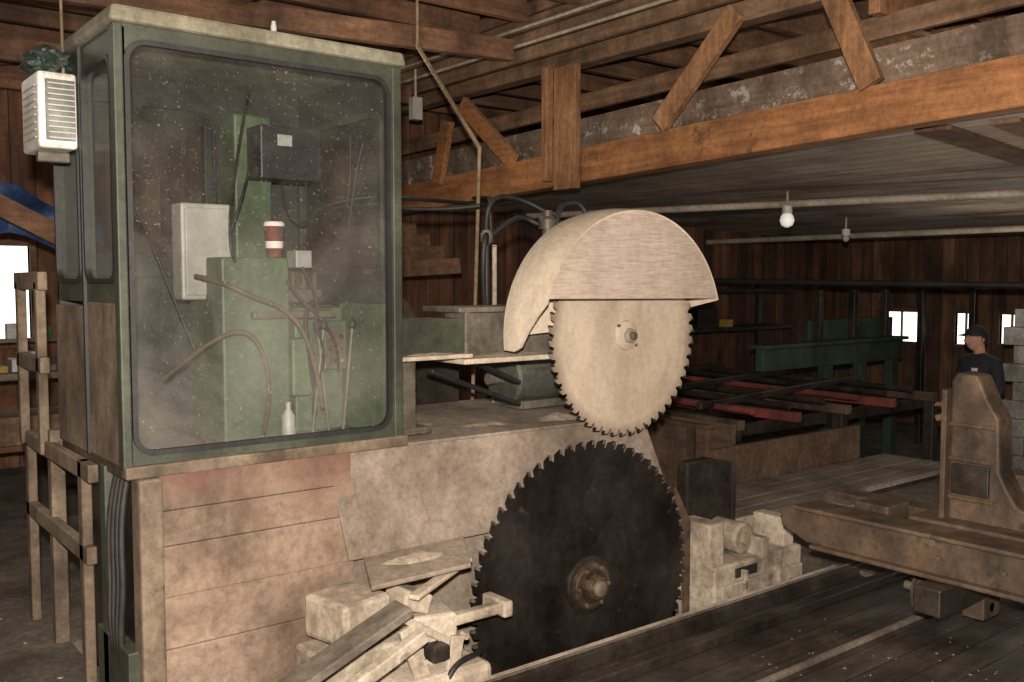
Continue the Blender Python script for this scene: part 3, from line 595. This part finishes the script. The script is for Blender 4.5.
# ------------------------------------------------------------ carriage
cg=grp('log_carriage')
prism('headblock_beam',[(1.2,.30),(2.74,.30),(2.88,.36),(2.90,.43),(2.8,.47),(1.2,.47)],'x',4.04,4.16,'rust',cg,.008)
box('headblock_cap',(4.0,4.20),(1.2,2.80),(.465,.485),'rust',cg); box('headblock_lower_flange',(4.0,4.2),(1.2,2.7),(.285,.305),'rust',cg)
prism('headblock_beam_b',[(1.2,.30),(2.85,.30),(3.0,.38),(2.9,.48),(1.2,.48)],'x',4.46,4.60,'rust',cg,.008)
box('slide_plate',(4.16,4.46),(1.2,2.7),(.36,.40),'rust',cg); box('slide_rack',(4.27,4.35),(1.2,2.75),(.40,.44),'steel',cg,.003)
prism('knee',[(2.17,.46),(2.17,1.14),(2.15,1.18),(2.05,1.17),(2.0,1.06),(1.95,.98),(1.94,.74),(1.90,.66),(1.86,.60),(1.70,.53),(1.5,.46)],'x',4.32,4.46,'rust',cg,.012)
box('knee_flange',(4.28,4.50),(2.17,2.195),(.46,1.10),'rust',cg,.004) 
for z in (.60,.78,.94): beam('knee_rib_%d'%int(z*100),(4.31,1.96,z),(4.31,2.17,z),.015,.02,'rust',cg)
box('knee_gusset',(4.30,4.32),(1.98,2.15),(.62,.76),'steeld',cg,.003)
box('knee_foot',(4.2,4.56),(1.5,2.3),(.46,.50),'rust',cg,.01); beam('dog_hook',(4.37,2.18,.98),(4.37,2.26,.95),.04,.03,'rust',cg)
box('knee_side_block',(4.46,4.62),(1.7,2.1),(.5,.72),'rust',cg,.012)
box('frame_rail_front',(3.9,8.4),(1.98,2.10),(.16,.28),'steeld',cg); box('frame_rail_rear',(3.9,8.4),(1.25,1.37),(.16,.28),'steeld',cg)
box('frame_cross',(4.8,4.95),(1.2,2.7),(.29,.38),'rust',cg); box('carriage_board',(4.62,6.6),(2.2,2.5),(.40,.44),'rust',cg); box('carriage_board_b',(4.62,6.6),(2.56,2.72),(.34,.375),'walk',cg)
box('step_block',(4.2,4.40),(2.40,2.58),(.44,.52),'rust',cg,.01); box('step_block_b',(4.22,4.34),(2.62,2.72),(.44,.48),'steel',cg,.006)
for k in range(5): lathe('beam_bolt_%d'%k,(4.04,1.5+.28*k,.38),(-1,0,0),[(0,.014),(.014,.012)],'rust',cg,6)
for k,(x,y) in enumerate([(4.4,2.29),(6.2,2.29),(4.4,1.25),(6.2,1.25)]):
    lathe('wheel_%d'%k,(x,y-.04,.10),(0,1,0),[(0,.10),(.06,.10),(.06,.115),(.075,.115)],'rust',cg,28)
    cyl('axle_%d'%k,(x,y-.3,.10),(x,y+.12,.10),.022,'steel',cg); box('axle_box_%d'%k,(x-.08,x+.08),(y-.30,y-.2),(.05,.2),'rust',cg)
tube('carriage_hose',[(4.7,2.3,.46),(5.0,2.2,.64),(5.4,2.4,.58),(5.8,2.3,.46)],.02,'cable',cg)
# ------------------------------------------------------------ mid ground
ww=grp('plank_walkway')
for k in range(4): box('plank_%d'%k,(4.5+.05*k,7.7),(3.78+.17*k,3.94+.17*k),(.05,.09),'walk',ww,.004)
box('bearer',(4.6,7.6),(3.85,3.95),(-.59,.05),'steeld',ww); box('bearer_b',(4.6,7.6),(4.3,4.4),(-.59,.05),'steeld',ww)
tb=grp('timber_trough')
box('side_near',(5.38,5.43),(4.5,5.85),(0,.52),'trough',tb); box('side_far',(5.8,5.84),(4.6,5.85),(0,.5),'trough',tb); box('end',(5.43,7.4),(4.5,4.55),(0,.36),'trough',tb)
for k in range(3): box('batten_%d'%k,(5.34,5.38),(4.6+.5*k,4.66+.5*k),(0,.55),'rust',tb)
box('rim_rail',(5.36,5.45),(4.5,5.85),(.52,.55),'trough',tb)
td=grp('transfer_deck')
for k in range(5): box('red_rail_%d'%k,(6.0+.75*k,6.08+.75*k),(4.7,8.2),(.42,.50),'redp' if k in (1,3) else 'rust',td)
for k in range(4): box('cross_%d'%k,(5.9,9.3),(4.9+.9*k,4.97+.9*k),(.32,.42),'steeld',td)
for k in range(6): cyl('roller_%d'%k,(6.3+.5*k,4.8,.54),(6.5+.5*k,8.0,.54),.03,'redp' if k in (0,3) else 'steeld',td,12)
for k in range(3): beam('chain_rail_%d'%k,(6.1,5.2+.9*k,.56),(9.0,5.5+.9*k,.60),.05,.06,'steeld',td)
for k,(x,y) in enumerate([(6.0,4.75),(7.5,4.75),(9.1,4.75),(6.0,7.9),(7.5,7.9),(9.1,7.9)]): box('leg_%d'%k,(x,x+.1),(y,y+.1),(-.59 if x>7.6 else 0,.42),'steeld',td)
gb=grp('green_infeed_frame')
box('main_panel',(8.3,11.1),(6.2,6.3),(.64,.88),'greendark',gb); box('upper_panel',(9.4,11.2),(6.4,6.48),(.9,1.15),'greendark',gb)
box('cap',(8.25,11.15),(6.15,6.35),(.88,.92),'greendark',gb)
for k in range(3): box('leg_%d'%k,(9.45+.7*k,9.6+.7*k),(6.2,6.3),(-.6,.64),'greendark',gb)
for k in range(3): box('stay_%d'%k,(9.5+.7*k,9.58+.7*k),(6.32,6.4),(.92,1.5),'steeld',gb)
rk=grp('background_racking')
for k,(x,y) in enumerate([(8.0,8.3),(9.6,8.4),(11.0,8.3),(12.3,5.9),(12.3,6.6)]): box('post_%d'%k,(x,x+.08),(y,y+.08),(GZ,2.2 if k==1 else 1.6),'steeld',rk)
box('shelf',(7.6,11.2),(7.9,8.4),(1.45,1.5),'steeld',rk); box('shelf_low',(7.6,11.2),(7.9,8.4),(.95,1.0),'steeld',rk)
box('tie',(11.4,12.4),(5.8,5.88),(1.5,1.56),'steeld',rk)
box('crate',(8.3,8.8),(7.95,8.3),(1.0,1.3),'brownx',rk); box('bin',(9.3,9.7),(7.95,8.3),(1.0,1.25),'darkbox',rk); box('tin',(9.9,10.0),(7.95,8.1),(1.0,1.1),'yellow',rk)
gt=grp('green_fuel_can'); box('can',(7.72,7.92),(7.93,8.1),(1.0,1.27),'brightgreen',gt,.03); cyl('spout',(7.77,8.0,1.27),(7.77,8.0,1.33),.02,'yellow',gt)
bk=grp('lumber_rack')
for k in range(4): beam('board_%d'%k,(2.6+.3*k,8.7,1.9-.1*k),(5.0,7.8-.25*k,2.1-.12*k),.06,.14,'brownx',bk)
for k in range(3): box('stud_%d'%k,(3.0+1.0*k,3.12+1.0*k),(8.55,8.65),(0,2.25),'brownx',bk)
beam('leaning_board',(3.9,6.6,0),(4.4,7.6,1.7),.16,.04,'orange',bk); beam('leaning_board_b',(4.2,6.4,0),(4.6,7.6,1.5),.14,.04,'orangez',bk)
wb=grp('white_block_stack')
for i in range(9):
    for j in range(4):
        o=.12 if i%2 else 0
        box('block_%d_%d'%(i,j),(11.2,11.55),(3.85+j*.27+o,4.11+j*.27+o),(GZ+i*.21,GZ+i*.21+.205),'brickw',wb,.01)
# left background
wt=grp('work_bench')
box('top',(.4,2.05),(7.6,8.3),(.88,.93),'walk',wt); box('shelf',(.45,2.0),(7.65,8.25),(.35,.39),'brownx',wt)
for k,(x,y) in enumerate([(.45,7.65),(1.95,7.65),(.45,8.2),(1.95,8.2)]): box('leg_%d'%k,(x,x+.07),(y,y+.07),(0,.88),'brownx',wt)
for k in range(9): box('clutter_%d'%k,(1.0+.11*k,1.08+.11*k),(7.7+.03*(k%3),7.9),(.93,.98+.045*(k%3)),['redp','white','rust','yellow','greybox','white','tan','redp','label'][k],wt)
box('timber_pile',(.6,1.9),(7.7,8.2),(.39,.6),'browny',wt); box('upper_shelf',(.4,2.0),(8.2,8.3),(1.12,1.15),'walk',wt)
for k in range(5): box('stored_tin_%d'%k,(.9+.2*k,1.02+.2*k),(8.2,8.28),(1.15,1.24+.03*(k%2)),['greybox','rust','tan','label','brightgreen'][k],wt)
for k in range(2): box('shelf_prop_%d'%k,(.5+1.4*k,.54+1.4*k),(8.22,8.28),(.93,1.12),'brownx',wt)
tp_=grp('blue_tarp'); vs=[];fs=[]
for i in range(15):
    for j in range(9):
        u=i/14;v=j/8; vs.append((.6+1.25*u,6.9+.12*math.sin(9*u+3*v),2.35-.35*v*(1+.2*math.sin(7*u))-.28*u+.03*math.sin(14*u)))
for i in range(14):
    for j in range(8): b=i*9+j; fs.append((b,b+1,b+10,b+9))
mk('sheet',vs,fs,'tarp',tp_,smooth=True,sol=.004)
br=grp('diagonal_brace'); beam('board',(.4,6.7,2.5),(2.2,6.7,1.55),.05,.13,'brownx',br); box('hanger_post',(2.1,2.2),(6.67,6.77),(0,2.3),'brownx',br); box('hanger_post_b',(.6,.7),(6.6,6.7),(0,3.6),'brownx',br)
sc=grp('sawdust_scatter')
bm=bmesh.new()
for k in range(520):
    if k%2: x=random.uniform(-.5,.9); y=random.uniform(3.6,6.4); z=0; s=random.uniform(.004,.014)
    else: x=random.uniform(2.4,5.5); y=random.uniform(.8,2.6); z=-.02; s=random.uniform(.0015,.005)
    bmesh.ops.create_icosphere(bm,subdivisions=1,radius=s,matrix=Matrix.Translation((x,y,z+s*.25))@Matrix.Rotation(random.uniform(0,3),4,'Z')@Matrix.Diagonal((1.6,.8,.4,1)))
me=D.meshes.new('clumps'); bm.to_mesh(me); bm.free(); me.materials.append(M['huskd']); o=D.objects.new('clumps',me); S.collection.objects.link(o); GR[sc].append(o)
# ------------------------------------------------------------ person
def skinned(name,pts,edges,m,par,sub=2,root=0,flip=None):
    me=D.meshes.new(name); me.from_pydata([p[:3] for p in pts],edges,[]); o=D.objects.new(name,me); S.collection.objects.link(o)
    o.modifiers.new('k','SKIN') 
    for i,p in enumerate(pts):
        sv=me.skin_vertices[0].data[i]; sv.radius=(p[3],p[4] if len(p)>4 else p[3]); sv.use_root=(i==root)
    q=o.modifiers.new('s','SUBSURF'); q.levels=q.render_levels=sub
    me.materials.append(M[m]); o.modifiers['k'].use_smooth_shade=True; GR[par].append(o); return o
pe=grp('mill_worker')
px,py,pz=9.35,4.42,GZ
ang=math.radians(165)
fw=Vector((math.cos(ang),math.sin(ang),0)); sd=Vector((-fw.y,fw.x,0))
def W(s,f,z): v=Vector((px,py,pz))+sd*s+fw*f; return (v.x,v.y,pz+z)
T=[(*W(0,0,.92),.16,.14),(*W(0,0,1.12),.15,.14),(*W(0,.01,1.32),.17,.14),(*W(0,0,1.44),.12,.11),(*W(0,0,1.51),.065,.065)]
E=[(0,1),(1,2),(2,3),(3,4)]
for s in (1,-1):
    b=len(T); T+=[(*W(.18*s,0,1.40),.07),(*W(.235*s,.0,1.15),.058),(*W(.20*s,.20,1.0),.045)]; E+=[(3,b),(b,b+1),(b+1,b+2)]
skinned('jacket_body',T,E,'cloth',pe)
Lg=[(*W(0,0,.98),.13,.12)];E=[]
for s in (1,-1):
    b=len(Lg); Lg+=[(*W(.10*s,0,.86),.10),(*W(.11*s,.02,.5),.065),(*W(.12*s,0,.1),.05)]; E+=[(0,b),(b,b+1),(b+1,b+2)]
skinned('trousers',Lg,E,'jean',pe)
for s in (1,-1):
    skinned('boot_%s'%('l' if s>0 else 'r'),[(*W(.12*s,-.04,.05),.045),(*W(.12*s,.08,.045),.045),(*W(.12*s,.17,.035),.035)],[(0,1),(1,2)],'rubber',pe)
    h=Vector(W(.20*s,.20,1.0)) 
    skinned('palm_%s'%('l' if s>0 else 'r'),[(*h,.025),(*(h+fw*.07+Vector((0,0,-.01))),.035,.018)],[(0,1)],'skin',pe)
    for k in range(4):
        r0=h+fw*.08+sd*(.022*(k-1.5)); ln=(.065,.08,.075,.06)[k]
        skinned('finger_%d_%s'%(k,'l' if s>0 else 'r'),[(*r0,.009),(*(r0+fw*ln*.5+Vector((0,0,-.008))),.009),(*(r0+fw*ln*.85+Vector((0,0,-.03))),.007)],[(0,1),(1,2)],'skin',pe,1)
    r0=h+fw*.03-sd*.03*s
    skinned('thumb_%s'%('l' if s>0 else 'r'),[(*r0,.011),(*(r0-sd*.03*s+fw*.03),.010),(*(r0-sd*.03*s+fw*.06),.008)],[(0,1),(1,2)],'skin',pe,1)
cyl('neck',W(0,0,1.47),W(0,.03,1.58),.055,'skin',pe)
ha=math.radians(150); hf=Vector((math.cos(ha),math.sin(ha),0)); hs=Vector((-hf.y,hf.x,0))
def WH(s,f,z): v=Vector((px,py,pz))+hs*s+hf*(f+.03); return (v.x,v.y,pz+z)
bm=bmesh.new(); bmesh.ops.create_uvsphere(bm,u_segments=32,v_segments=24,radius=1)
R=Matrix((( hs.x,hf.x,0),(hs.y,hf.y,0),(0,0,1)))
for v in bm.verts:
    c=v.co.copy(); w=.078*(1-.22*max(0,-c.z)); dp=.098 
    if c.y>.6: dp+=.006
    nose=.028*math.exp(-((c.x/.16)**2+((c.z+.12)/.22)**2)) if c.y>0 else 0
    eye=-.01*(math.exp(-(((abs(c.x)-.36)/.16)**2+((c.z-.05)/.1)**2))) if c.y>0 else 0
    mouth=-.006*math.exp(-((c.x/.3)**2+((c.z+.5)/.05)**2)) if c.y>0 else 0
    q=Vector((c.x*w,c.y*dp+nose+eye+mouth,c.z*.118)); v.co=R@q+Vector(WH(0,.02,1.635))
me=D.meshes.new('head'); bm.to_mesh(me); bm.free(); me.materials.append(M['skin'])
for p in me.polygons: p.use_smooth=True
o=D.objects.new('head',me); S.collection.objects.link(o); GR[pe].append(o)
for s in (1,-1): skinned('ear_%d'%s,[(*WH(.078*s,.0,1.61),.012),(*WH(.084*s,-.005,1.65),.016)],[(0,1)],'skin',pe,1)
def cap(nm,z0,sc,m,back=0):
    bm=bmesh.new(); bmesh.ops.create_uvsphere(bm,u_segments=28,v_segments=16,radius=1)
    bmesh.ops.delete(bm,geom=[v for v in bm.verts if v.co.z<z0+ (-.5*back if v.co.y<0 else 0)],context='VERTS')
    for v in bm.verts: v.co=R@Vector((v.co.x*.086*sc,v.co.y*.108*sc,v.co.z*.125*sc))+Vector(WH(0,.015,1.64))
    me=D.meshes.new(nm); bm.to_mesh(me); bm.free(); me.materials.append(M[m]); o=D.objects.new(nm,me); S.collection.objects.link(o); GR[pe].append(o)
cap('hair',.15,.99,'hair',1.3); cap('knit_cap',.25,1.08,'cloth')
mk('cap_peak',[WH(-.06,.1,1.685),WH(.06,.1,1.685),WH(.045,.18,1.67),WH(-.045,.18,1.67)],[(0,1,2,3)],'cloth',pe,sol=.008)
mk('jacket_print',[W(.03,.145,1.33),W(.09,.135,1.33),W(.09,.135,1.36),W(.03,.145,1.36)],[(0,1,2,3)],'logo',pe,sol=.004)
# ------------------------------------------------------------ parent parts
bpy.context.view_layer.update()
for e,ch in GR.items():
    pts=[o.matrix_world@Vector(b) for o in ch for b in o.bound_box]
    if pts:
        e.location=((min(p.x for p in pts)+max(p.x for p in pts))/2,(min(p.y for p in pts)+max(p.y for p in pts))/2,min(p.z for p in pts))
bpy.context.view_layer.update()
for e,ch in GR.items():
    for o in ch: o.parent=e; o.matrix_parent_inverse=e.matrix_world.inverted()
# ------------------------------------------------------------ lights
def light(name,t,loc,en,col,size=.1,rot=None):
    l=D.lights.new(name,t); l.energy=en; l.color=col
    if t=='AREA': l.size=size
    else: l.shadow_soft_size=size
    o=D.objects.new(name,l); o.location=loc
    if rot: o.rotation_euler=rot
    S.collection.objects.link(o); return o
light('camera_flash','POINT',(-.03,-.02,1.80),1550,(1,.915,.81),.04)
light('fill_light_front','POINT',(2.8,1.0,3.3),14,(1,.86,.7),.25)  # added ambient fill in front of the saws, no fixture here
light('fill_light_mid','POINT',(3.6,5.6,3.0),18,(1,.85,.68),.25)  # added fill for the roof and back wall, not a real lamp
light('fill_light_far','POINT',(10.2,4.6,1.6),14,(1,.92,.82),.2)  # invented fill light for the far background
light('fill_light_loft','POINT',(7.5,4.0,3.2),16,(1,.8,.6),.2)  # extra fill above the low ceiling, no lamp hangs there
light('fill_light_left','POINT',(.3,6.2,3.0),20,(1,.9,.8),.2)  # added light to brighten the left background
light('fill_light_low','POINT',(7.2,2.0,.6),60,(1,.90,.80),.3)  # added low light shining up to lift the low ceiling
w=D.worlds.new('World'); S.world=w; w.use_nodes=True; w.node_tree.nodes['Background'].inputs[0].default_value=(.8,.85,.9,1); w.node_tree.nodes['Background'].inputs[1].default_value=.3
# ------------------------------------------------------------ camera
cd=D.cameras.new('camera'); cd.lens=33.4; cd.sensor_width=36; cd.clip_start=.05
co=D.objects.new('camera',cd); co.location=(0,0,1.6); co.rotation_euler=(math.radians(90-3.61),0,math.radians(-38.4)); S.collection.objects.link(co); S.camera=co
S.view_settings.view_transform='Standard'
